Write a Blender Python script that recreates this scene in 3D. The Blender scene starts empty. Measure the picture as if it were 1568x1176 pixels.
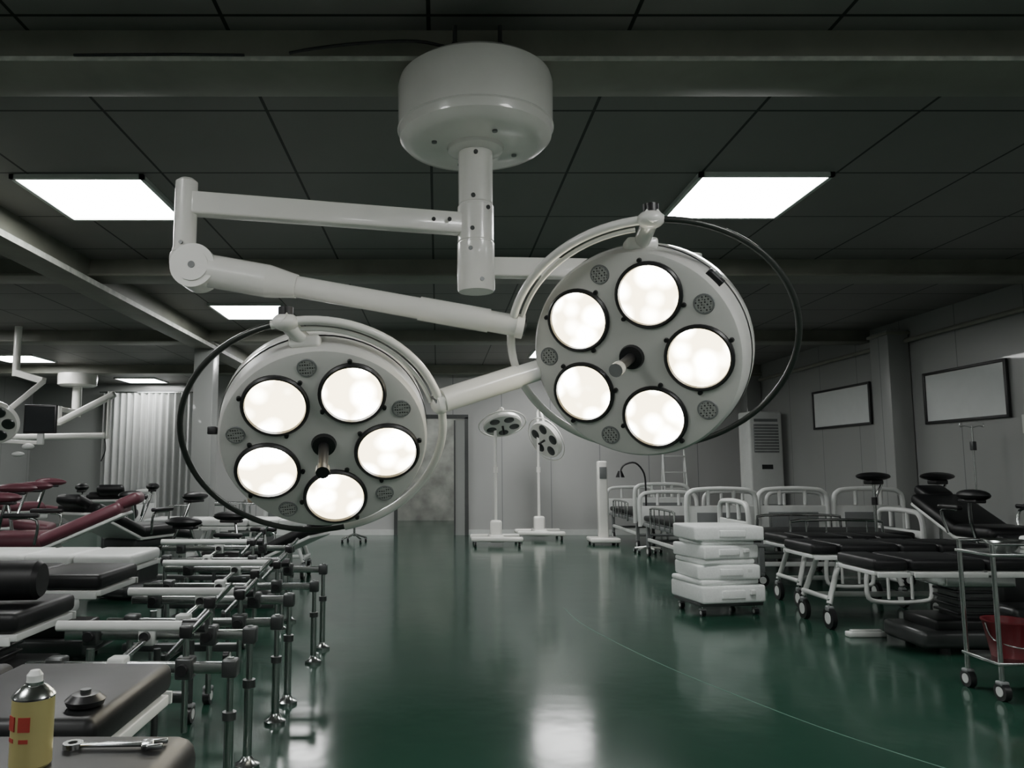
import bpy, bmesh, math, random
from mathutils import Vector, Matrix
random.seed(4)
D=bpy.data; C=bpy.context
# ------------------------------------------------------------------ materials
def newmat(name):
    m=D.materials.new(name); m.use_nodes=True
    nt=m.node_tree; b=nt.nodes["Principled BSDF"]; return m,nt,b
def mat(name,col,rough=.5,metal=0,coat=0,noise=.08,scale=8,bump=0,spec=.5):
    m,nt,b=newmat(name)
    b.inputs["Roughness"].default_value=rough; b.inputs["Metallic"].default_value=metal
    b.inputs["Coat Weight"].default_value=coat; b.inputs["Specular IOR Level"].default_value=spec
    tc=nt.nodes.new("ShaderNodeTexCoord"); n=nt.nodes.new("ShaderNodeTexNoise")
    n.inputs["Scale"].default_value=scale; n.inputs["Detail"].default_value=4
    nt.links.new(tc.outputs["Object"],n.inputs["Vector"])
    r=nt.nodes.new("ShaderNodeValToRGB")
    r.color_ramp.elements[0].position=.3; r.color_ramp.elements[1].position=.7
    r.color_ramp.elements[0].color=[c*(1-noise) for c in col]+[1]
    r.color_ramp.elements[1].color=[min(1,c*(1+noise)) for c in col]+[1]
    nt.links.new(n.outputs["Fac"],r.inputs["Fac"]); nt.links.new(r.outputs["Color"],b.inputs["Base Color"])
    if bump:
        bp=nt.nodes.new("ShaderNodeBump"); bp.inputs["Strength"].default_value=bump
        nt.links.new(n.outputs["Fac"],bp.inputs["Height"]); nt.links.new(bp.outputs["Normal"],b.inputs["Normal"])
    return m
def emit(name,col,s):
    m,nt,b=newmat(name); b.inputs["Base Color"].default_value=(*col,1)
    b.inputs["Emission Color"].default_value=(*col,1); b.inputs["Emission Strength"].default_value=s
    return m
WHITE=mat("white_enamel",(.86,.855,.81),.25,coat=.4,noise=.02)
PLAST=mat("white_plastic",(.60,.62,.60),.4,noise=.04)
FOAM=mat("polystyrene",(.70,.73,.71),.75,noise=.05,scale=60,bump=.05)
GREY=mat("grey_plastic",(.18,.19,.19),.45)
BLACK=mat("black_plastic",(.012,.012,.013),.35)
PAD=mat("black_vinyl",(.007,.0075,.008),.45,noise=.3,scale=20,bump=.04,spec=.35)
RED=mat("burgundy_vinyl",(.11,.032,.045),.45,noise=.15)
STEEL=mat("chrome_steel",(.48,.5,.49),.2,metal=1,noise=.05)
DSTEEL=mat("dark_steel",(.10,.105,.105),.35,metal=.8)
FACE=mat("lamp_face_paint",(.62,.62,.59),.4,noise=.03)
RINGD=mat("ring_backlit_shade",(.06,.065,.06),.3,metal=.5)  # backlit shade on the thin half of each yoke, put into the colour
BEAM=mat("beam_paint",(.20,.205,.17),.45,noise=.15,scale=3)
BEAME=mat("beam_edge_paint",(.42,.44,.39),.5,noise=.25,scale=14)
CURT=mat("curtain_cloth",(.40,.41,.40),.8,noise=.04)
SEAM=mat("floor_seam_filler",(.07,.16,.12),.5)
GOLD=mat("can_yellow",(.42,.38,.16),.3,metal=.3,noise=.05)
CANR=mat("can_red",(.32,.04,.03),.35)
BUCK=mat("bucket_red",(.11,.007,.012),.35)
TAN=mat("tan_vinyl",(.22,.17,.11),.5)
SCR=mat("screen_glass",(.015,.018,.02),.1,coat=.5)
BOARD=mat("whiteboard_surface",(.6,.63,.62),.12,coat=.6,noise=.02)
PANELM=emit("panel_light",(1,1,.985),29)
VENT,nt,b=newmat("perforated_vent")
tc=nt.nodes.new("ShaderNodeTexCoord"); v=nt.nodes.new("ShaderNodeTexVoronoi"); v.inputs["Scale"].default_value=110; v.inputs["Randomness"].default_value=.1
r=nt.nodes.new("ShaderNodeValToRGB"); r.color_ramp.elements[0].color=(.02,.02,.02,1); r.color_ramp.elements[1].color=(.32,.33,.31,1)
r.color_ramp.elements[0].position=.3; r.color_ramp.elements[1].position=.45
nt.links.new(tc.outputs["Object"],v.inputs["Vector"]); nt.links.new(v.outputs["Distance"],r.inputs["Fac"]); nt.links.new(r.outputs["Color"],b.inputs["Base Color"])
BULB,nt,b=newmat("lit_bulb_glass"); N=nt.nodes; L=nt.links
b.inputs["Base Color"].default_value=(.9,.9,.85,1); b.inputs["Roughness"].default_value=.2
tc=N.new("ShaderNodeTexCoord"); v=N.new("ShaderNodeTexVoronoi"); v.feature='SMOOTH_F1'; v.inputs["Scale"].default_value=11; v.inputs["Smoothness"].default_value=.25
L.new(tc.outputs["Object"],v.inputs["Vector"])
r=N.new("ShaderNodeValToRGB"); r.color_ramp.elements[0].color=(1,1,.95,1); r.color_ramp.elements[1].color=(1,.84,.52,1)
r.color_ramp.elements[0].position=.25; r.color_ramp.elements[1].position=.62
L.new(v.outputs["Distance"],r.inputs["Fac"]); L.new(r.outputs["Color"],b.inputs["Emission Color"])
mr=N.new("ShaderNodeMapRange"); mr.inputs["From Min"].default_value=.2; mr.inputs["From Max"].default_value=.6; mr.inputs["To Min"].default_value=28; mr.inputs["To Max"].default_value=7
L.new(v.outputs["Distance"],mr.inputs["Value"]); L.new(mr.outputs[0],b.inputs["Emission Strength"])
def gridmat(name,col,line,sx,sy,ox,oy,w,axes=("X","Y"),rough=.6,noise=.12,coat=0,lines=True):
    m,nt,b=newmat(name); N=nt.nodes; L=nt.links
    g=N.new("ShaderNodeNewGeometry"); s=N.new("ShaderNodeSeparateXYZ"); L.new(g.outputs["Position"],s.inputs[0])
    outs=[]
    for ax,sp,o in ((axes[0],sx,ox),(axes[1],sy,oy)):
        if not sp: continue
        a=N.new("ShaderNodeMath"); a.operation='SUBTRACT'; a.inputs[1].default_value=o-sp*50; L.new(s.outputs[ax],a.inputs[0])
        p=N.new("ShaderNodeMath"); p.operation='PINGPONG'; p.inputs[1].default_value=sp/2; L.new(a.outputs[0],p.inputs[0])
        q=N.new("ShaderNodeMath"); q.operation='LESS_THAN'; q.inputs[1].default_value=w/2; L.new(p.outputs[0],q.inputs[0]); outs.append(q)
    if len(outs)==2:
        mx=N.new("ShaderNodeMath"); mx.operation='MAXIMUM'; L.new(outs[0].outputs[0],mx.inputs[0]); L.new(outs[1].outputs[0],mx.inputs[1])
    else: mx=outs[0]
    n=N.new("ShaderNodeTexNoise"); n.inputs["Scale"].default_value=1.3; n.inputs["Detail"].default_value=5; L.new(g.outputs["Position"],n.inputs["Vector"])
    r=N.new("ShaderNodeValToRGB"); r.color_ramp.elements[0].color=[c*(1-noise) for c in col]+[1]; r.color_ramp.elements[1].color=[c*(1+noise) for c in col]+[1]
    L.new(n.outputs["Fac"],r.inputs["Fac"])
    mix=N.new("ShaderNodeMixRGB"); L.new(mx.outputs[0],mix.inputs[0]); L.new(r.outputs["Color"],mix.inputs[1]); mix.inputs[2].default_value=(*line,1)
    L.new(mix.outputs[0],b.inputs["Base Color"]); b.inputs["Roughness"].default_value=rough; b.inputs["Coat Weight"].default_value=coat
    return m
CEIL=gridmat("ceiling_tiles",(.215,.208,.20),(.012,.013,.012),.9,.9,-.04,4.95,.018,rough=.55)
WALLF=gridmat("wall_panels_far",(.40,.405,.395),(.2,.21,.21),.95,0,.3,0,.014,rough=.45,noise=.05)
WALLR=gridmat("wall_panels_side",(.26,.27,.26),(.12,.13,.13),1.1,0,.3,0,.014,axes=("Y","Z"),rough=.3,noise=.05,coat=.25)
STAIN=mat("stained_plaster",(.36,.37,.34),.8,noise=.35,scale=2.5)
FLOOR,nt,b=newmat("green_epoxy_floor"); N=nt.nodes; L=nt.links
g=N.new("ShaderNodeNewGeometry"); n=N.new("ShaderNodeTexNoise"); n.inputs["Scale"].default_value=.8; n.inputs["Detail"].default_value=6
L.new(g.outputs["Position"],n.inputs["Vector"])
r=N.new("ShaderNodeValToRGB"); r.color_ramp.elements[0].color=(.013,.043,.028,1); r.color_ramp.elements[1].color=(.020,.060,.040,1)
L.new(n.outputs["Fac"],r.inputs["Fac"]); L.new(r.outputs["Color"],b.inputs["Base Color"])
r2=N.new("ShaderNodeMapRange"); r2.inputs["To Min"].default_value=.10; r2.inputs["To Max"].default_value=.20; L.new(n.outputs["Fac"],r2.inputs["Value"]); L.new(r2.outputs[0],b.inputs["Roughness"])
n2=N.new("ShaderNodeTexNoise"); n2.inputs["Scale"].default_value=4; L.new(g.outputs["Position"],n2.inputs["Vector"])
bp=N.new("ShaderNodeBump"); bp.inputs["Strength"].default_value=.03; bp.inputs["Distance"].default_value=.05; L.new(n2.outputs["Fac"],bp.inputs["Height"]); L.new(bp.outputs["Normal"],b.inputs["Normal"])

# ------------------------------------------------------------------ builder
def frame(o,n,up=(0,0,1)):
    n=Vector(n).normalized(); e1=Vector(up).cross(n)
    if e1.length<1e-4: e1=Vector((1,0,0))
    e1.normalize(); e2=n.cross(e1)
    return Matrix(((e1.x,e2.x,n.x,o[0]),(e1.y,e2.y,n.y,o[1]),(e1.z,e2.z,n.z,o[2]),(0,0,0,1)))
class B:
    def __init__(s): s.bm=bmesh.new(); s.mats=[]; s.M=Matrix.Identity(4)
    def mi(s,m):
        if m not in s.mats: s.mats.append(m)
        return s.mats.index(m)
    def _fin(s,vs,fs,m,M=None):
        T=s.M@(M if M else Matrix.Identity(4)); 
        for v in vs: v.co=T@v.co
        i=s.mi(m)
        for f in fs: f.material_index=i; f.smooth=True
    def box(s,c,d,m,rot=(0,0,0),bev=0,M=None):
        t=bmesh.new(); bmesh.ops.create_cube(t,size=1)
        for v in t.verts: v.co=Vector((v.co.x*d[0],v.co.y*d[1],v.co.z*d[2]))
        if bev: bmesh.ops.bevel(t,geom=t.edges[:],offset=min(bev,min(d)*.49),segments=3,affect='EDGES',profile=.5)
        R=Matrix.Translation(c)@Matrix.Rotation(rot[2],4,'Z')@Matrix.Rotation(rot[1],4,'Y')@Matrix.Rotation(rot[0],4,'X')
        if M: R=M@R
        s._merge(t,m,R)
    def _merge(s,t,m,R):
        T=s.M@R; i=s.mi(m); mp={}
        for v in t.verts: mp[v]=s.bm.verts.new(T@v.co)
        for f in t.faces:
            nf=s.bm.faces.new([mp[v] for v in f.verts]); nf.material_index=i; nf.smooth=True
        t.free()
    def lathe(s,prof,M,m,seg=32):
        rings=[];vs=[];fs=[]
        for r,h in prof:
            if r<1e-6: v=s.bm.verts.new((0,0,h)); rings.append([v]); vs.append(v)
            else:
                ring=[s.bm.verts.new((r*math.cos(2*math.pi*k/seg),r*math.sin(2*math.pi*k/seg),h)) for k in range(seg)]
                rings.append(ring); vs+=ring
        for a,b_ in zip(rings,rings[1:]):
            for k in range(seg):
                j=(k+1)%seg
                if len(a)==1 and len(b_)==1: continue
                if len(a)==1: fs.append(s.bm.faces.new((a[0],b_[k],b_[j])))
                elif len(b_)==1: fs.append(s.bm.faces.new((a[k],b_[0],a[j])))
                else: fs.append(s.bm.faces.new((a[k],b_[k],b_[j],a[j])))
        s._fin(vs,fs,m,M)
    def cyl(s,p,q,r,m,r2=None,seg=16):
        p=Vector(p);q=Vector(q);h=(q-p).length
        n=(q-p).normalized(); up=(0,0,1) if abs(n.z)<.95 else (0,1,0)
        if r2 is None: r2=r
        s.lathe([(0,0),(r,0),(r2,h),(0,h)],frame(p,n,up),m,seg)
    def sph(s,c,r,m,sc=(1,1,1),seg=16):
        t=bmesh.new(); bmesh.ops.create_uvsphere(t,u_segments=seg,v_segments=seg//2,radius=r)
        s._merge(t,m,Matrix.Translation(c)@Matrix.Diagonal((*sc,1)))
    def tube(s,pts,r,m,closed=False,seg=10,sm=4):
        P=[Vector(p) for p in pts]
        if sm and len(P)>2:
            Q=[];n=len(P)
            for i in range(n if closed else n-1):
                if closed: a,b_,c,d=P[i-1],P[i],P[(i+1)%n],P[(i+2)%n]
                else: a,b_,c,d=P[max(i-1,0)],P[i],P[i+1],P[min(i+2,n-1)]
                for k in range(sm):
                    t=k/sm
                    Q.append(.5*((2*b_)+(c-a)*t+(2*a-5*b_+4*c-d)*t*t+(3*b_-3*c+d-a)*t**3))
            if not closed: Q.append(P[-1])
            P=Q
        n=len(P); rings=[];vs=[];fs=[]; prev=None
        for i in range(n):
            if closed: t=(P[(i+1)%n]-P[i-1])
            else: t=P[min(i+1,n-1)]-P[max(i-1,0)]
            t.normalize()
            if prev is None:
                u=t.orthogonal().normalized()
            else:
                u=(prev-t*prev.dot(t)).normalized()
            prev=u; w=t.cross(u)
            ring=[s.bm.verts.new(P[i]+r*(u*math.cos(2*math.pi*k/seg)+w*math.sin(2*math.pi*k/seg))) for k in range(seg)]
            rings.append(ring); vs+=ring
        rr=list(zip(rings,rings[1:]))
        if closed: rr.append((rings[-1],rings[0]))
        for a,b_ in rr:
            for k in range(seg): fs.append(s.bm.faces.new((a[k],a[(k+1)%seg],b_[(k+1)%seg],b_[k])))
        if not closed: fs.append(s.bm.faces.new(rings[0][::-1])); fs.append(s.bm.faces.new(rings[-1]))
        s._fin(vs,fs,m)
    def done(s,name,loc=(0,0,0),rz=0,parent=None,ang=35):
        bmesh.ops.recalc_face_normals(s.bm,faces=s.bm.faces[:])
        me=D.meshes.new(name); s.bm.to_mesh(me); s.bm.free()
        for m in s.mats: me.materials.append(m)
        me.set_sharp_from_angle(angle=math.radians(ang))
        o=D.objects.new(name,me); C.scene.collection.objects.link(o)
        o.location=loc; o.rotation_euler=(0,0,rz)
        if parent: o.parent=parent
        return o
def caster(b,x,y,r=.06,z=0):
    b.cyl((x-.018,y,z+r),(x+.018,y,z+r),r,BLACK,seg=18); b.cyl((x-.021,y,z+r),(x+.021,y,z+r),r*.55,PLAST,seg=14)
    b.box((x,y,z+r*1.9),(.055,.05,r*.5),GREY,bev=.01); b.cyl((x,y,z+r*2),(x,y,z+r*2.8),.014,STEEL)

# ------------------------------------------------------------------ room shell
HC=3.25
def slab(name,x0,x1,y0,y1,z0,z1,m):
    b=B(); b.box(((x0+x1)/2,(y0+y1)/2,(z0+z1)/2),(x1-x0,y1-y0,z1-z0),m); return b.done(name)
slab("floor",-9.6,6.4,-4,20,-.1,0,FLOOR)
slab("ceiling",-9.6,6.4,-4,20,HC,HC+.1,CEIL)
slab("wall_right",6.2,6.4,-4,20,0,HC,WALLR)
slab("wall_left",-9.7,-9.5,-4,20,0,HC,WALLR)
slab("wall_rear",-9.6,6.4,-4.1,-4,0,HC,WALLF)
b=B()
b.box((-2.55,15.1,HC/2),(3.5,.2,HC),WALLF); b.box((3.38,15.1,HC/2),(5.64,.2,HC),WALLF); b.box((-.12,15.1,(2.25+HC)/2),(1.36,.2,HC-2.25),WALLF)
b.done("wall_far")
slab("wall_far_recess",-9.5,-4.3,18,18.2,0,HC,WALLR)
slab("wall_return",-4.3,-4.1,15.2,18.2,0,HC,WALLF)
slab("wall_corridor_end",-2.5,2.5,19,19.1,0,HC,STAIN)
slab("wall_corridor_left",-2.5,-2.4,15.2,19,0,HC,STAIN)
slab("wall_corridor_right",2.4,2.5,15.2,19,0,HC,STAIN)
b=B()
for x in (-.8,.56): b.box((x,14.965,1.13),(.07,.06,2.26),DSTEEL)
b.box((-.12,14.965,2.27),(1.43,.06,.08),DSTEEL)
b.box((.42,14.96,1.1),(.20,.04,2.2),WALLR); b.box((.33,14.95,1.1),(.03,.05,2.2),DSTEEL)
b.done("door_1")
b=B()
b.box((-2.55,14.985,.05),(3.5,.03,.1),PLAST); b.box((3.38,14.985,.05),(5.6,.03,.1),PLAST); b.done("baseboard_far")
slab("baseboard_right",6.17,6.2,-4,15,0,.1,PLAST)
def cross_beam(y,x0=-9.5,x1=6.2):
    b=B(); w=x1-x0; cx=(x0+x1)/2
    b.box((cx,y+.165,3.17),(w,.24,.16),BEAM); b.box((cx,y+.165,3.09),(w,.33,.02),BEAM,bev=.003)
    if y<4: b.box((cx,y-.002,3.09),(w,.006,.02),BEAME)
    return b.done("ceiling_beam")
for y in (3.22,7.05,10.85,14.6): cross_beam(y)
b=B(); b.box((-3.36,7.4,3.12),(.16,14.9,.26),BEAM); b.box((-3.33,7.4,2.99),(.28,14.9,.03),BEAM,bev=.004); b.box((-3.185,7.4,3.0),(.01,14.9,.05),BEAME); b.done("ceiling_beam_long")
def column(x,y,w,d):
    b=B(); b.box((x,y,1.545),(w,d,3.09),WALLR,bev=.01); b.box((x,y,.06),(w+.03,d+.03,.12),PLAST,bev=.005)
    b.box((x,y,3.05),(w+.05,d+.05,.04),BEAM,bev=.005); b.done("column")
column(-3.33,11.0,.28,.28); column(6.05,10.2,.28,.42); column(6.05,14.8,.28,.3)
b=B(); b.tube([(6.15,-3,2.95),(6.15,14.6,2.95)],.03,BEAM,sm=0); b.done("trim_1")
b=B(); P=[(1.17,7.3),(1.2,6.6),(1.33,5.9),(1.5,5.2),(1.7,4.6),(1.98,3.9),(2.4,3.2),(3.0,2.5)]
b.tube([(x,y,-.001) for x,y in P],.003,SEAM,seg=6,sm=6); b.done("trim_2")

def light_panel(x,y,s=.9):
    b=B(); b.box((x,y,HC-.012),(s-.05,s-.05,.012),PANELM)
    for sx in (-1,1): b.box((x+sx*(s/2-.015),y,HC-.015),(.03,s,.03),PLAST); b.box((x,y+sx*(s/2-.015),HC-.015),(s,.03,.03),PLAST)
    b.done("ceiling_light_and_fill_panel")
for x,y in ((-2.42,5.42),(2.19,5.38),(-2.31,9.5),(2.21,9.5),(2.05,13.1),(-2.31,13.1),(-7.5,13.7),(-6.65,17.2),(-6.9,9.5),(-6.9,5.4),(-2.3,.9),(2.2,.9),(-7,.9),(4.9,.9),(0,17),(-2.3,-2.6),(2.2,-2.6)):  # rows above and behind the camera are unseen fill, added to brighten the arms
    light_panel(x,y)

# ------------------------------------------------------------------ ceiling surgical light
def lamp_head(b,o,n,a0,R=.41,seg=72,kb=1):
    F=frame(o,n)
    b.lathe([(0,0),(R*.6,.004),(R-.035,0),(R-.012,-.006),(R-.002,-.022),(R,-.05),(R+.003,-.11)],F,FACE,seg)
    b.lathe([(R+.001,-.11),(R+.001,-.119)],F,BLACK,seg)
    b.lathe([(R+.006,-.118),(R+.006,-.135),(R-.003,-.138),(R-.003,-.146),(R+.005,-.150),(R+.002,-.19),(R-.02,-.23),(R-.06,-.262),(R*.7,-.29),(R*.4,-.305),(0,-.31)],F,WHITE,seg)
    k=R/.41
    for i in range(5):
        a=math.radians(a0+72*i); c=F@Matrix.Translation((.250*k*math.cos(a),.250*k*math.sin(a),0))
        q_=k*kb
        b.lathe([(.134*q_,.0),(.134*q_,.012),(.127*q_,.019),(.119*q_,.017),(.116*q_,.006),(.116*q_,-.01)],c,BLACK,40)
        b.lathe([(0,.018),(.05*q_,.016),(.09*q_,.011),(.118*q_,.005)],c,BULB,40)
        for j in range(3):
            q=math.radians(30+120*j)+a; b.lathe([(0,.014),(.008,.013),(.010,.002)],c@Matrix.Translation((.141*q_*math.cos(q),.141*q_*math.sin(q),0)),BLACK,10)
        a=math.radians(a0+36+72*i); c=F@Matrix.Translation((.338*k*math.cos(a),.338*k*math.sin(a),0))
        b.lathe([(.038*k,.001),(.036*k,.006),(.031*k,.006),(.030*k,.003)],c,GREY,24)
        b.lathe([(0,.006),(.031*k,.006)],c,VENT,24)
    return F
root=D.objects.new("surgical_light",None); C.scene.collection.objects.link(root); root.location=(0,0,0)
cx,cy=.173,3.385
b=B(); T=Matrix.Translation((cx,cy,0))
b.lathe([(0,3.08),(.325,3.08),(.348,3.06),(.355,3.03),(.352,2.83),(.345,2.79),(.32,2.765),(.28,2.755),(.13,2.75),(.125,2.735),(.11,2.728),(.075,2.725),(0,2.725)],T,WHITE,64)
b.lathe([(.352,2.835),(.357,2.83),(.352,2.825)],T,WHITE,64)
for q in (0.4,1.9,3.5,5.1): b.cyl((cx+.2*math.cos(q),cy+.2*math.sin(q),2.76),(cx+.2*math.cos(q),cy+.2*math.sin(q),2.745),.012,GREY)
b.done("canopy",parent=root)
b=B()
for x in (.075,.27): b.cyl((x,3.15,3.05),(x,3.15,3.20),.009,DSTEEL); b.lathe([(0,0),(.035,0),(.04,.02),(.02,.045),(0,.045)],Matrix.Translation((x,3.15,3.075)),BLACK,6)
b.tube([(.06,3.185,3.12),(-.1,3.19,3.155),(-.35,3.2,3.15),(-.55,3.2,3.125),(-.65,3.2,3.105)],.007,BLACK)
b.tube([(-.85,3.21,3.102),(-1.2,3.21,3.105),(-1.6,3.21,3.102)],.006,BLACK)
b.done("mount_bolts_and_cable",parent=root)
b=B()
b.lathe([(0,2.73),(.078,2.73),(.078,2.485),(.074,2.48),(.074,2.475),(.082,2.47),(.082,2.31),(.078,2.306),(.078,2.302),(.084,2.298),(.084,2.09),(.078,2.08),(0,2.08)],T,WHITE,40)
for z,a in ((2.7,-1.6),(2.5,-1.75),(2.45,-.9),(2.35,-1.8),(2.26,-1.9),(2.12,-1.3)):
    b.cyl((cx+.07*math.cos(a),cy+.07*math.sin(a),z),(cx+.087*math.cos(a),cy+.087*math.sin(a),z),.010,DSTEEL,seg=10)
b.done("column_tube",parent=root)
def bar(b,p,q,w,h,m,bev=.012):
    p=Vector(p);q=Vector(q);d=q-p; yaw=math.atan2(d.y,d.x); pit=-math.atan2(d.z,math.hypot(d.x,d.y))
    b.box((p+q)/2,(d.length,w,h),m,rot=(0,pit,yaw),bev=bev)
b=B(); ex,ey=-1.045,3.10
bar(b,(cx-.05,cy-.01,2.388),(ex+.02,ey,2.388),.07,.095,WHITE,.01)
for d in (-.09,-.16): b.cyl((cx+d-.03,3.31,2.39),(cx+d-.03,3.30,2.39),.009,DSTEEL)
b.lathe([(0,2.495),(.03,2.493),(.045,2.48),(.046,2.2),(.05,2.19),(.05,2.14),(0,2.14)],Matrix.Translation((ex,ey,0)),WHITE,32)
b.cyl((ex,ey-.045,2.21),(ex,ey-.054,2.21),.008,DSTEEL)
J=Vector((ex+.055,ey-.01,2.11)); E=Vector((.33,3.10,1.872)); dn=(E-J).normalized()
b.cyl(J+Vector((0,-.06,0)),J+Vector((0,.06,0)),.09,WHITE,seg=40); b.cyl(J+Vector((0,-.067,0)),J+Vector((0,.067,0)),.065,WHITE,seg=40)
b.cyl(J+Vector((0,-.070,0)),J+Vector((0,-.06,0)),.014,GREY)
b.box((ex,ey,2.14),(.10,.12,.09),WHITE,bev=.03)
b.tube([J+dn*.02,J+dn*.30],.068,WHITE,seg=28,sm=0); b.cyl(J+dn*.30,J+dn*.42,.068,WHITE,r2=.048,seg=28)
b.cyl(J+dn*.40,J+dn*.95,.044,WHITE,seg=28); b.cyl(J+dn*.93,J+dn*1.22,.049,WHITE,seg=28); b.cyl(J+dn*1.2,J+dn*1.34,.044,WHITE,seg=28); b.cyl(J+dn*1.33,E+dn*.02,.05,WHITE,seg=28)
b.cyl(E+dn*.02,E+dn*.03,.036,DSTEEL,seg=20)
b.done("arm_1",parent=root)
b=B(); ex,ey=1.17,3.46
bar(b,(cx+.05,cy+.02,2.196),(ex,ey,2.196),.07,.088,WHITE,.01)
b.cyl((ex,ey,2.27),(ex,ey,2.0),.046,WHITE,seg=28)
J=Vector((ex-.03,ey,1.955)); E=Vector((.02,3.08,1.565)); dn=(E-J).normalized()
b.cyl(J+Vector((0,-.06,0)),J+Vector((0,.06,0)),.085,WHITE,seg=40); b.box((ex,ey,2.0),(.1,.12,.09),WHITE,bev=.03)
b.cyl(J,J+dn*.4,.068,WHITE,r2=.05,seg=28); b.cyl(J+dn*.38,J+dn*.95,.044,WHITE,seg=28); b.cyl(J+dn*.9,E,.049,WHITE,seg=28); b.cyl(E,E+dn*.03,.04,WHITE,seg=28)
b.cyl(E+dn*.03,E+dn*.04,.03,DSTEEL)
b.done("arm_2",parent=root)
def ringarc(b,F,R,a0,a1,r,m,n=40):
    P=[F@Vector((R*math.cos(math.radians(a0+(a1-a0)*i/n)),R*math.sin(math.radians(a0+(a1-a0)*i/n)),0)) for i in range(n+1)]
    b.tube(P,r,m,sm=0,seg=12); return P
def pivot(b,F,R,a,H,Rh,ah):
    p=F@Vector((R*math.cos(math.radians(a)),R*math.sin(math.radians(a)),0)); h=H@Vector((Rh*math.cos(math.radians(ah)),Rh*math.sin(math.radians(ah)),-.07))
    d=(h-p).normalized(); b.cyl(p-d*.03,h,.03,WHITE,seg=20)
    b.sph(p,.042,WHITE,(1.2,1,.8)); b.cyl(p+Vector((0,0,.015)),p+Vector((0,0,.055)),.028,BLACK,seg=16); b.box(h,(.12,.08,.05),WHITE,bev=.015)
b=B(); F=lamp_head(b,(-.445,3.02,1.388),(.13,-1,-.66),-7,kb=.97)
b.lathe([(0,.02),(.045,.018),(.05,.0)],F,BLACK,24)
b.cyl(F@Vector((0,0,.01)),F@Vector((0,0,.17)),.021,BLACK,r2=.018,seg=20); b.cyl(F@Vector((0,0,.17)),F@Vector((0,0,.20)),.026,BLACK,seg=20)
q=math.radians(176); b.box((F@Vector((.43*math.cos(q),.43*math.sin(q),-.05))),(.035,.03,.03),BLACK,bev=.004)
b.done("head_1",parent=root)
b=B(); G=frame((-.495,3.1,1.43),(.149,-1,-.82))
ringarc(b,G,.52,108,-75,.017,WHITE); ringarc(b,G,.52,108,285,.012,RINGD)
ringarc(b,G,.485,100,20,.009,WHITE); pivot(b,G,.52,102,F,.41,100)
p=G@Vector((.52*math.cos(.3),.52*math.sin(.3),0)); b.sph(p,.04,WHITE)
b.done("yoke_1",parent=root)
b=B(); F=lamp_head(b,(.752,2.95,1.723),(-.64,-1,-.46),-5,R=.415,kb=.94)
b.lathe([(0,.02),(.045,.018),(.05,.0)],F,BLACK,24)
b.cyl(F@Vector((0,0,.01)),F@Vector((0,0,.16)),.020,BLACK,r2=.018,seg=20); b.cyl(F@Vector((0,0,.16)),F@Vector((0,0,.20)),.026,GREY,seg=20)
q=math.radians(38); sw=F@Matrix.Translation((.418*math.cos(q),.418*math.sin(q),-.055))@Matrix.Rotation(q,4,'Z')
b.box((0,0,0),(.03,.07,.045),BLACK,bev=.004,M=sw); b.box((.012,0,0),(.02,.03,.03),GREY,bev=.003,M=sw)
b.done("head_2",parent=root)
b=B(); G=frame((.85,3.06,1.785),(-.25,-1,-1.0))
ringarc(b,G,.555,90,262,.017,WHITE); ringarc(b,G,.555,90,-98,.012,RINGD)
ringarc(b,G,.52,95,165,.009,WHITE); pivot(b,G,.555,89,F,.42,80)
p=G@Vector((.555*math.cos(2.9),.555*math.sin(2.9),0)); b.sph(p,.04,WHITE)
b.done("yoke_2",parent=root)

# ------------------------------------------------------------------ equipment builders
def operating_table(x,y,rz=0,h=.75,L=1.9,padm=PAD,base=True,secs=4,wheels=False):
    b=B(); W=.52
    if wheels:
        for sx in (-L*.4,L*.4):
            for sy in (-.22,.22): caster(b,sx,sy,.085); b.cyl((sx,sy,.2),(sx*.8,sy*.8,h-.15),.022,PLAST)
            b.cyl((sx,-.22,.24),(sx,.22,.24),.02,PLAST)
        b.tube([(-L*.4,0,.24),(0,0,.24),(L*.4,0,.24)],.022,PLAST,sm=0)
        b.tube([(-L*.2,-.3,h-.1),(-L*.22,-.31,h-.38),(-L*.16,-.31,h-.45),(L*.08,-.31,h-.45),(L*.14,-.31,h-.38),(L*.12,-.3,h-.1)],.018,PLAST,sm=3)
        b.tube([(-L*.1,-.31,h-.15),(-L*.1,-.31,h-.43)],.012,PLAST,sm=0); b.tube([(L*.03,-.31,h-.15),(L*.03,-.31,h-.43)],.012,PLAST,sm=0)
    elif base:
        b.box((0,0,.10),(min(.95,L*.6),.5,.12),DSTEEL,bev=.03); b.box((0,0,.19),(.7,.4,.08),BLACK,bev=.02)
        for sx in (-.3,.3):
            for sy in (-.2,.2): b.cyl((sx,sy,.0),(sx,sy,.05),.035,BLACK)
        b.box((0,0,.36),(.26,.24,.34),DSTEEL,bev=.02)
        for k in range(5): b.box((0,0,.26+.05*k),(.30,.28,.02),BLACK,bev=.006)
    b.box((0,0,h-.17),(.5,.36,.08),STEEL,bev=.01)
    n=secs; w=[L*.16,L*.34,L*.22,L*.28][:n]; tot=sum(w); xx=-tot/2
    for k,wk in enumerate(w):
        b.box((xx+wk/2,0,h-.105),(wk-.02,W-.04,.03),PLAST,bev=.005)
        b.box((xx+wk/2,0,h-.045),(wk-.012,W,.08),padm,bev=.025)
        for sy in (-1,1):
            b.box((xx+wk/2,sy*(W/2+.02),h-.11),(wk-.03,.012,.035),PLAST,bev=.003)
            b.cyl((xx+wk/2,sy*(W/2+.02),h-.11),(xx+wk/2,sy*(W/2-.05),h-.11),.01,STEEL)
        xx+=wk
    return b.done("operating_table",(x,y,0),rz)
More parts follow.
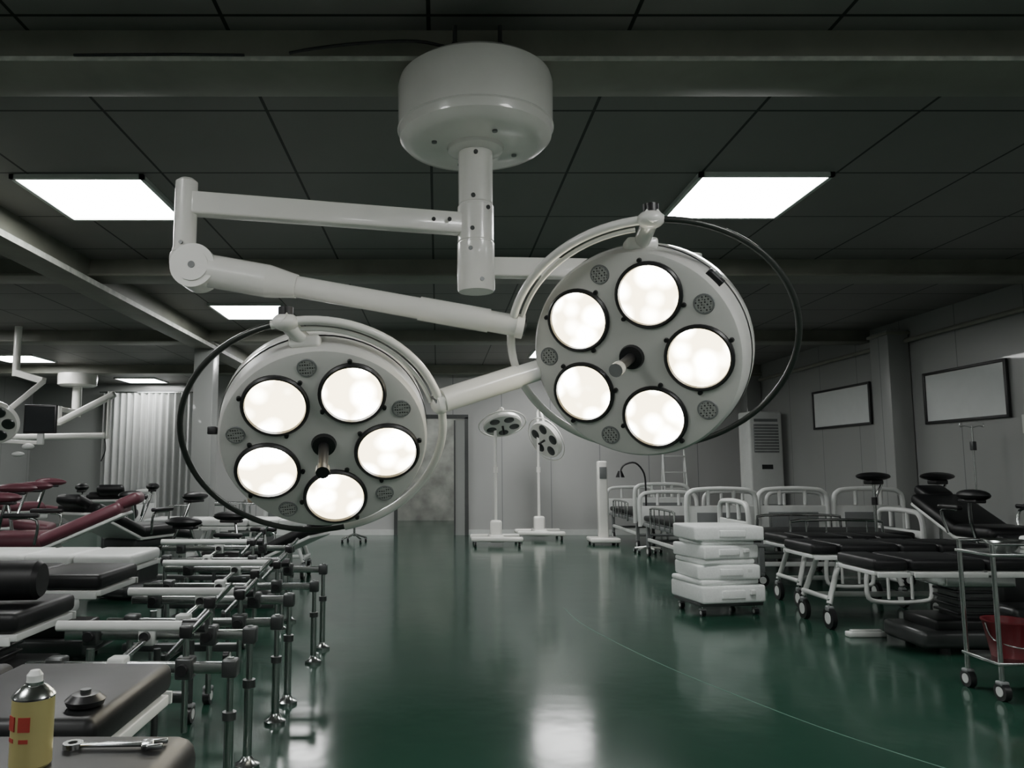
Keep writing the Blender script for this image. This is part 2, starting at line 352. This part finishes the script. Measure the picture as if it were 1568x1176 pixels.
def traction_frame(x,y,h=.5,L=1.25,gap=.32):
    b=B()
    for sy in (-gap/2,gap/2):
        hh=h+(.06 if sy>0 else 0)
        b.cyl((0,sy,0),(0,sy,.015),.055,STEEL,seg=24); b.lathe([(.055,.015),(.03,.03),(.02,.05)],Matrix.Translation((0,sy,0)),STEEL,24)
        b.cyl((0,sy,.02),(0,sy,hh*.62),.020,STEEL); b.cyl((0,sy,hh*.6),(0,sy,hh+.04),.014,STEEL); b.cyl((0,sy,hh*.6),(0,sy,hh*.66),.028,DSTEEL)
        b.box((-L/2,sy,hh),(L,.03,.045),STEEL,bev=.006)
        b.box((0,sy,hh),(.06,.06,.07),DSTEEL,bev=.008)
        for k in (.22,.55,.85):
            b.box((-L*k,sy,hh),(.07,.07,.085),PLAST if k==.55 else DSTEEL,bev=.01)
            b.cyl((-L*k,sy-.06,hh),(-L*k,sy-.035,hh),.022,BLACK); 
        b.cyl((-L*.22,sy,hh-.25),(-L*.22,sy,hh+.16),.013,STEEL); b.box((-L*.22,sy,hh+.14),(.05,.05,.05),BLACK,bev=.008)
        b.cyl((-L*.3,sy,hh+.05),(-L*.3+.16,sy,hh+.22),.012,STEEL)
    b.cyl((-L*.55,-gap/2,h+.02),(-L*.55,gap/2,h+.05),.014,STEEL)
    b.cyl((-L*.95,0,h+.13),(-L*.3,0,h+.13),.022,PLAST); b.cyl((-L*.3,0,h+.13),(-L*.18,0,h+.13),.03,BLACK)
    b.box((-L*.62,0,h-.16),(L*.7,.05,.04),DSTEEL,bev=.006)
    b.cyl((-L*.86,-gap/2,0),(-L*.86,-gap/2,h),.018,STEEL); b.cyl((-L*.86,gap/2,0),(-L*.86,gap/2,h),.018,STEEL)
    b.box((-L*.86,0,.04),(.06,gap+.12,.05),DSTEEL,bev=.01)
    for s in (-1,1): caster(b,-L*.5,s*gap*.5,.045); b.cyl((-L*.5,s*gap*.5,.1),(-L*.5,s*gap*.5,h),.015,DSTEEL)
    return b.done("traction_frame",(x,y,0))
def bed_board(b,y,w=.86,z0=.42,z1=1.02):
    P=[(-w/2,y,z0),(-w/2,y,z1-.14),(-w/2+.05,y,z1-.03),(-w/2+.16,y,z1),(0,y,z1+.01),(w/2-.16,y,z1),(w/2-.05,y,z1-.03),(w/2,y,z1-.14),(w/2,y,z0)]
    b.tube(P,.03,PLAST,sm=4); b.box((0,y,(z0+z1)/2-.09),(w-.04,.03,z1-z0-.22),PLAST,bev=.012)
    b.box((0,y-.016,(z0+z1)/2-.1),(w-.24,.01,z1-z0-.36),GREY if z1>.95 else PLAST,bev=.004)
    for s in (-.16,.16): b.cyl((s,y,z1-.19),(s,y,z1),.022,PLAST)
def hospital_bed(x,y,rz=0,L=2.0,mattress=True,zt=1.02,zf=.92):
    b=B(); W=.86
    bed_board(b,0,z1=zt); bed_board(b,L,z1=zf)
    b.box((0,L/2,.45),(.8,L-.08,.05),GREY,bev=.01)
    for k in range(4): b.box((0,.28+k*(L-.5)/3.3,.49),(.76,(L-.2)/4-.03,.035),PLAST if not mattress else GREY,bev=.01)
    if mattress: b.box((0,L/2,.545),(.8,L-.12,.08),PAD,bev=.03)
    for s in (-1,1):
        b.tube([(s*.44,.45,.42),(s*.44,.45,.66),(s*.44,.55,.72),(s*.44,1.35,.72),(s*.44,1.45,.66),(s*.44,1.45,.42)],.016,STEEL,sm=2)
        for k in range(4): b.cyl((s*.44,.62+.22*k,.44),(s*.44,.62+.22*k,.72),.009,STEEL)
        for yy in (.15,L-.15): b.box((s*.36,yy,.29),(.05,.06,.28),GREY,bev=.008); caster(b,s*.36,yy,.07)
        b.box((s*.36,L/2,.24),(.04,L-.3,.05),PLAST,bev=.01)
    b.cyl((-.36,.15,.22),(.36,.15,.22),.02,GREY); b.cyl((-.36,L-.15,.22),(.36,L-.15,.22),.02,GREY)
    return b.done("hospital_bed",(x,y,0),rz)
def gyn_chair(x,y,rz=0,m=RED,h=.8):
    b=B(); base=PLAST if m is RED else DSTEEL
    b.box((0,0,.08),(.9,.5,.12),base,bev=.04); b.box((0,0,.3),(.3,.28,.4),base,bev=.04); b.box((0,0,h-.22),(.6,.42,.1),base,bev=.03)
    b.box((0,0,h-.1),(.52,.54,.12),m,bev=.05); b.box((0,0,h-.165),(.54,.5,.03),PLAST,bev=.01)
    b.box((-.52,0,h+.03),(.72,.54,.11),m,rot=(0,math.radians(24),0),bev=.05); b.box((-.545,0,h-.03),(.70,.5,.03),PLAST,rot=(0,math.radians(24),0),bev=.01)
    b.box((-.88,0,h+.22),(.22,.3,.10),m,rot=(0,math.radians(24),0),bev=.045)
    b.box((.42,0,h-.16),(.36,.46,.09),m,rot=(0,math.radians(10),0),bev=.04)
    for s in (-1,1):
        b.tube([(.15,s*.3,h-.2),(.2,s*.38,h),(.25,s*.42,h+.18)],.015,STEEL)
        b.sph((.32,s*.43,h+.24),.1,m,(1.9,.85,.5)); b.box((.3,s*.43,h+.19),(.22,.1,.03),BLACK,bev=.01)
        b.tube([(-.2,s*.32,h-.12),(-.22,s*.36,h+.08),(-.02,s*.36,h+.1)],.013,STEEL); b.box((-.1,s*.36,h+.12),(.28,.06,.04),BLACK,bev=.015)
    return b.done("gynecological_chair",(x,y,0),rz)

# left rows
operating_table(-1.55,2.02,0,.75,1.6)
operating_table(-2.43,3.42,0,.72,1.5); operating_table(-2.52,4.4,0,.74,1.5); operating_table(-2.78,5.5,0,.72,1.5,PLAST)
traction_frame(-.83,3.35,.5,.82); traction_frame(-.83,4.25,.5,.88); traction_frame(-.83,5.5,.5,1.15,.4)
traction_frame(-1.25,6.5,.55,1.1,.35)
gyn_chair(-3.6,6.75,math.pi+.2,RED,.78); gyn_chair(-4.6,8.0,.3,RED,.85); gyn_chair(-5.4,6.7,.1,PAD,.8)
gyn_chair(-3.1,8.15,1.2,PAD,.75); gyn_chair(-4.1,9.9,1.9,PAD,.8); gyn_chair(-1.95,7.6,2.9,PAD,.55)
operating_table(-2.2,9.3,0,.7,1.6,PLAST,wheels=True); operating_table(-4.6,5.3,0,.78,1.6); operating_table(-7.0,8.4,.2,.8,1.9)
hospital_bed(-2.6,12.2,math.pi/2,2.0,False)
gyn_chair(-5.8,10.9,.5,RED,.85); gyn_chair(-7.4,10.6,.5,PAD,.85)
b=B(); b.lathe([(0,0),(.07,0),(.085,.02),(.085,.46),(.07,.48),(0,.48)],frame((-2.2,3.38,.81),(1,.1,0)),PAD,28); b.done("positioning_bolster")
b=B()
for sx in (-.4,.4):
    for sy in (-.25,.25): b.cyl((sx,sy,.1),(sx,sy,.85),.014,STEEL); caster(b,sx,sy,.045)
for z in (.25,.55,.82): b.box((0,0,z),(.84,.54,.02),STEEL,bev=.006)
b.box((-.1,0,.88),(.5,.4,.1),TAN,bev=.03); b.box((.2,0,.62),(.3,.3,.12),PLAST,bev=.02); b.box((-.15,.05,.32),(.35,.3,.12),GREY,bev=.02)
b.done("instrument_trolley",(-2.2,10.5,0),.2)
b=B()
for k in range(4):
    a=k*math.pi/2+.6; b.tube([(0,0,.14),(.22*math.cos(a),.22*math.sin(a),.07)],.015,STEEL,sm=0); caster(b,.23*math.cos(a),.23*math.sin(a),.028)
b.cyl((0,0,.1),(0,0,.38),.02,STEEL); b.lathe([(0,.38),(.16,.38),(.18,.41),(.16,.45),(0,.46)],Matrix.Identity(4),BLACK,28)
b.done("round_stool",(-1.45,13.6,0))

# foreground black padded bench with items
b=B(); b.box((-.88,1.17,.79),(.92,.52,.085),PAD,bev=.035); b.box((-.88,1.17,.735),(.84,.44,.03),STEEL,bev=.006)
for sx in (-1.25,-.52):
    for sy in (1.0,1.34): b.box((sx,sy,.36),(.04,.04,.72),DSTEEL,bev=.006)
b.box((-.88,1.17,.25),(.74,.36,.03),DSTEEL,bev=.006); b.done("padded_bench")
b=B(); T=Matrix.Translation((-.642,1.27,.8325))
b.lathe([(0,0),(.028,0),(.031,.004),(.031,.104)],T,GOLD,36); b.lathe([(.031,.104),(.032,.107),(.029,.112),(.018,.122),(.013,.124),(.013,.128),(0,.128)],T,STEEL,36)
b.lathe([(0,.126),(.012,.126),(.012,.138),(.007,.145),(0,.145)],T,PLAST,20)
for q in (-2.3,-1.5): 
    M=T@Matrix.Rotation(q,4,'Z'); b.box((.0303,0,.07),(.002,.018,.022),CANR,M=M); b.box((.0303,0,.045),(.002,.014,.006),CANR,M=M)
b.done("spray_can")
b=B(); bar(b,(-.60,1.34,.839),(-.49,1.345,.839),.014,.006,STEEL,.002)
b.box((-.485,1.345,.839),(.02,.032,.008),STEEL,rot=(0,0,.3),bev=.002)
for s in (-1,1): b.box((-.469,1.345+s*.013,.839),(.026,.009,.008),STEEL,rot=(0,0,.3),bev=.002)
b.lathe([(.008,0),(.016,0),(.016,.008),(.008,.008),(.008,0)],Matrix.Translation((-.608,1.34,.835)),STEEL,20); b.done("wrench")
b=B(); b.lathe([(0,0),(.04,0),(.045,.012),(.03,.025),(0,.028)],Matrix.Translation((-.82,1.86,.7505)),BLACK,28); b.cyl((-.82,1.86,.775),(-.82,1.86,.785),.012,DSTEEL); b.done("clamp_knob")

# ------------------------------------------------------------------ right side
b=B(); 
for sx in (-.25,.25):
    for sy in (-.2,.2): caster(b,sx,sy,.03)
b.box((0,0,.10),(.6,.5,.03),DSTEEL,bev=.006)
z=.115
for k,(w,d,h,ox,oy,rz) in enumerate([(.66,.56,.15,0,0,.05),(.62,.5,.05,-.02,.01,.1),(.62,.52,.125,.0,0,-.06),(.55,.48,.05,-.02,0,.1),(.6,.5,.12,-.01,0,.12),(.54,.46,.04,0,0,0),(.68,.54,.125,.02,0,-.1)]):
    b.box((ox,oy,z+h/2),(w*.93,d,h),FOAM,rot=(0,0,rz),bev=.02)
    if h>.1:
        b.box((ox,oy-d/2+.002,z+h*.5),(w*.35,.03,h*.5),FOAM,rot=(0,0,rz),bev=.01); b.box((ox+w*.28,oy-d/2+.004,z+h*.6),(.05,.03,h*.3),PLAST,rot=(0,0,rz),bev=.006)
    z+=h
b.done("foam_box_stack",(2.54,7.15,0),.15)
hospital_bed(3.55,12.3); hospital_bed(3.5,9.6,.03); hospital_bed(4.45,9.75); hospital_bed(5.4,9.75)
hospital_bed(5.3,8.95,math.pi/2,1.9,True,.80,.90)
operating_table(3.85,7.55,0,.66,1.2,wheels=True); operating_table(3.75,6.6,0,.68,1.45,wheels=True); operating_table(3.85,5.75,0,.66,1.6)
operating_table(5.4,5.6,0,.75,1.2)
gyn_chair(5.0,6.95,-math.pi/2,PAD,.82)
for x,y in ((4.62,8.22),(5.3,8.22)):
    b=B(); b.cyl((0,0,.03),(0,0,1.12),.016,STEEL); b.lathe([(0,0),(.15,0),(.15,.02),(.05,.04),(0,.04)],Matrix.Identity(4),DSTEEL,28)
    b.sph((0,0,1.2),.13,BLACK,(1.5,.9,.35)); b.box((0,0,1.14),(.16,.12,.05),BLACK,bev=.015)
    b.cyl((0,0,.95),(.1,0,1.12),.013,STEEL); b.cyl((0,0,.9),(0,0,.98),.03,BLACK)
    b.done("leg_support_stand",(x,y,0),.2)
b=B()
for sx in (-.36,.36):
    for sy in (-.14,.14): b.cyl((sx,sy,.12),(sx,sy,.86),.013,STEEL); caster(b,sx,sy,.05)
for z in (.2,.8): b.box((0,0,z),(.76,.32,.018),STEEL,bev=.005)
for sy in (-.14,.14): b.cyl((-.36,sy,.86),(.36,sy,.86),.01,STEEL)
b.box((.16,.0,.85),(.36,.24,.08),PLAST,bev=.02); b.done("steel_trolley",(3.52,4.6,0))
b=B(); b.lathe([(0,0),(.085,0),(.12,.19),(.128,.2),(.128,.208),(.118,.206),(.083,.01),(0,.01)],Matrix.Identity(4),BUCK,36)
b.tube([(-.125,0,.19),(-.1,-.03,.1),(0,-.125,.07),(.1,-.03,.1),(.125,0,.19)],.004,STEEL); b.done("bucket",(3.31,4.6,.2095))
b=B(); b.lathe([(0,0),(.05,0),(.11,.06),(.115,.065),(.105,.06),(.045,.008),(0,.008)],Matrix.Identity(4),STEEL,32); b.done("steel_bowl",(3.33,4.6,.8095))
b=B(); b.box((0,0,.02),(.3,.07,.04),PLAST,bev=.01); b.box((0,0,.045),(.24,.04,.015),PLAST,bev=.005); b.done("plastic_rail_cover",(3.3,6.1,0),.05)
for y0,y1,z0,z1 in ((10.95,12.6,1.92,2.5),(8.3,9.7,1.85,2.46)):
    b=B(); yc=(y0+y1)/2; zc=(z0+z1)/2
    b.box((6.185,yc,zc),(.02,y1-y0,z1-z0),BOARD)
    for y in (y0,y1): b.box((6.175,y,zc),(.035,.04,z1-z0+.035),BLACK,bev=.006)
    for z in (z0,z1): b.box((6.175,yc,z),(.035,y1-y0,.035),BLACK,bev=.006)
    b.done("whiteboard")
b=B(); b.box((6.18,8.05,1.75),(.04,.12,.2),PLAST,bev=.008); b.tube([(6.18,8.05,1.65),(6.18,8.05,.4)],.012,PLAST,sm=0); b.done("wall_switch_box")
def ivstand(x,y,h):
    b=B(); b.cyl((0,0,.06),(0,0,h),.010,STEEL)
    for k in range(5):
        a=k*1.257; b.tube([(0,0,.09),(.22*math.cos(a),.22*math.sin(a),.06)],.010,STEEL,sm=0); caster(b,.22*math.cos(a),.22*math.sin(a),.02)
    for s in (-1,1): b.tube([(0,0,h-.02),(s*.08,0,h),(s*.13,0,h-.01),(s*.13,0,h+.03)],.006,STEEL)
    b.box((0,0,h-.22),(.05,.05,.1),DSTEEL,bev=.01); b.done("iv_stand",(x,y,0))
ivstand(5.9,8.5,1.75)
b=B(); b.box((0,0,1.14),(.62,.4,2.28),PLAST,bev=.04); b.box((0,-.2,1.8),(.46,.02,.5),GREY,bev=.008)
for k in range(9): b.box((0,-.212,1.59+.052*k),(.44,.015,.014),PLAST,rot=(.4,0,0))
b.box((0,-.203,1.3),(.2,.01,.08),SCR); b.box((0,-.203,.4),(.5,.012,.5),GREY,bev=.005); b.box((0,-.2,2.12),(.44,.012,.05),GREY)
b.done("standing_air_conditioner",(5.78,13.8,0),.1)
def mobile_light(x,y,hz,n,hx,hy,R=.33,h=2.2):
    b=B()
    b.box((0,0,.12),(.25,.5,.12),WHITE,bev=.04); 
    for sy in (-1,1):
        b.box((0,sy*.28,.12),(.85,.12,.08),WHITE,bev=.03,rot=(0,0,sy*.1))
        for sx in (-.36,.36): caster(b,sx,sy*.28,.04)
    b.box((0,0,.28),(.2,.18,.26),WHITE,bev=.04); b.cyl((0,0,.3),(0,0,h),.026,WHITE); b.cyl((0,0,1.2),(0,0,1.3),.04,WHITE)
    b.tube([(0,0,h),(hx*.4,hy*.4,h+.05),(hx,hy,hz+.3),(hx,hy,hz+.1)],.022,WHITE)
    F=frame((hx,hy,hz),n,(0,1,0) if abs(n[2])>.9 else (0,0,1))
    b.lathe([(0,0),(R*.95,0),(R,-.03),(R*.98,-.08),(R*.7,-.15),(0,-.19)],F,WHITE,40)
    for i in range(5):
        a=i*1.257; b.lathe([(0,.01),(R*.22,.008),(R*.26,0)],F@Matrix.Translation((R*.62*math.cos(a),R*.62*math.sin(a),0)),DSTEEL,20)
    b.cyl(F@Vector((0,0,0)),F@Vector((0,0,.15)),.02,BLACK)
    b.tube([F@Vector(((R+.07)*math.cos(a*.2618),(R+.07)*math.sin(a*.2618),-.05)) for a in range(24)],.012,WHITE,closed=True,sm=0)
    b.done("mobile_surgical_light",(x,y,0))
mobile_light(.98,13.1,1.98,(.1,-.5,-.9),.12,-.1); mobile_light(1.85,14.2,1.78,(-.75,-.5,-.45),.1,-.12,.36,2.3)
b=B(); b.cyl((0,0,.08),(0,0,.95),.014,BLACK); b.tube([(0,0,.95),(-.02,0,1.2),(-.15,0,1.36),(-.32,0,1.33),(-.38,0,1.24)],.014,BLACK)
b.lathe([(.03,.1),(.07,0),(.065,0),(0,.06)],Matrix.Translation((-.39,0,1.14)),BLACK,24)
for k in range(5):
    a=k*1.257; b.tube([(0,0,.09),(.2*math.cos(a),.2*math.sin(a),.06)],.014,WHITE,sm=0); caster(b,.2*math.cos(a),.2*math.sin(a),.025)
b.done("gooseneck_exam_lamp",(3.2,11.93,0))
b=B(); b.box((0,0,.75),(.16,.16,1.3),WHITE,bev=.03); b.box((0,0,.08),(.5,.45,.08),WHITE,bev=.03); b.box((0,-.09,1.2),(.12,.02,.2),GREY,bev=.005)
for sx in (-.2,.2):
    for sy in (-.17,.17): caster(b,sx,sy,.022)
b.done("equipment_tower",(2.8,13.2,0))
b=B()
for sx in (-.22,.22):
    for sy in (0,.4): b.cyl((sx,sy,0),(sx*.9,.2,1.62),.018,PLAST)
for z in (.3,.6,.9,1.2,1.5):
    b.box((0,.2*z/1.62,z),(.42,.07,.02),PLAST,bev=.004)
b.done("step_ladder",(4.4,14.2,0))

# ------------------------------------------------------------------ left far side
b=B(); n=110; x0,x1=-7.75,-5.55; vs=[]
for i in range(n+1):
    t=i/n; x=x0+(x1-x0)*t; y=17.8+.06*math.sin(t*2*math.pi*14)+.015*math.sin(t*71)
    vs.append((b.bm.verts.new((x,y,.05)),b.bm.verts.new((x,y*.999+.01,3.0))))
for a,c in zip(vs,vs[1:]):
    f=b.bm.faces.new((a[0],c[0],c[1],a[1])); f.material_index=b.mi(CURT); f.smooth=True
b.cyl((x0-.1,17.8,3.02),(x1+.1,17.8,3.02),.02,STEEL); b.done("curtain",ang=80)
b=B(); T=Matrix.Translation((-6.95,14.77,0))
b.lathe([(0,3.08),(.35,3.08),(.355,3.03),(.35,2.87),(.3,2.84),(.09,2.83),(.085,2.8),(.085,2.25),(0,2.25)],T,WHITE,40)
bar(b,(-6.95,14.7,2.35),(-6.9,14.0,2.35),.07,.09,WHITE); bar(b,(-6.9,14.0,2.1),(-5.85,13.9,2.62),.1,.12,WHITE,.03); b.cyl((-6.9,14,2.4),(-6.9,14,2.05),.05,WHITE)
bar(b,(-7.8,13.9,1.83),(-6.0,13.9,1.86),.09,.11,WHITE,.03); b.cyl((-5.95,13.9,2.66),(-5.95,13.9,1.8),.03,WHITE)
b.tube([(-6.0,13.9,1.8),(-5.98,13.9,1.6),(-6.05,13.9,1.4)],.01,BLACK)
b.done("ceiling_pendant_arm")
b=B(); b.box((-6.35,12.3,2.06),(.52,.05,.46),BLACK,bev=.01); b.box((-6.35,12.272,2.06),(.46,.01,.40),SCR)
b.box((-6.35,12.33,1.75),(.1,.06,.2),PLAST,bev=.01); bar(b,(-6.35,12.33,1.68),(-7.2,12.33,1.72),.05,.06,WHITE); b.cyl((-7.2,12.33,1.7),(-7.2,12.33,3.25),.035,WHITE)
b.sph((-6.5,12.25,1.62),.1,PLAST,(1,.6,.5)); b.sph((-6.65,12.25,1.5),.08,PLAST,(1.3,.6,.5)); b.done("ceiling_mounted_monitor")
b=B(); b.cyl((-5.85,10.6,3.25),(-5.85,10.6,2.55),.05,WHITE); bar(b,(-5.85,10.6,2.6),(-5.3,10.3,2.45),.07,.09,WHITE); bar(b,(-5.3,10.3,2.45),(-5.75,10.1,1.95),.06,.07,WHITE)
F=frame((-5.75,9.9,1.85),(.3,-.8,-.6)); b.lathe([(0,0),(.3,0),(.33,-.04),(.3,-.1),(0,-.16)],F,WHITE,40)
for i in range(6):
    a=i*1.047; b.lathe([(0,.02),(.07,.015),(.08,0)],F@Matrix.Translation((.2*math.cos(a),.2*math.sin(a),0)),DSTEEL,20)
b.done("ceiling_examination_light")

# ------------------------------------------------------------------ world + camera
w=D.worlds.new("World"); C.scene.world=w; w.use_nodes=True
w.node_tree.nodes["Background"].inputs[0].default_value=(.5,.55,.55,1); w.node_tree.nodes["Background"].inputs[1].default_value=.3
cam=D.cameras.new("camera"); co=D.objects.new("camera",cam); C.scene.collection.objects.link(co); C.scene.camera=co
cam.sensor_width=36; cam.lens=27.05; cam.shift_x=.0727; cam.clip_start=.05
co.location=(0,0,1.3); co.rotation_euler=(math.radians(96.15),0,0)
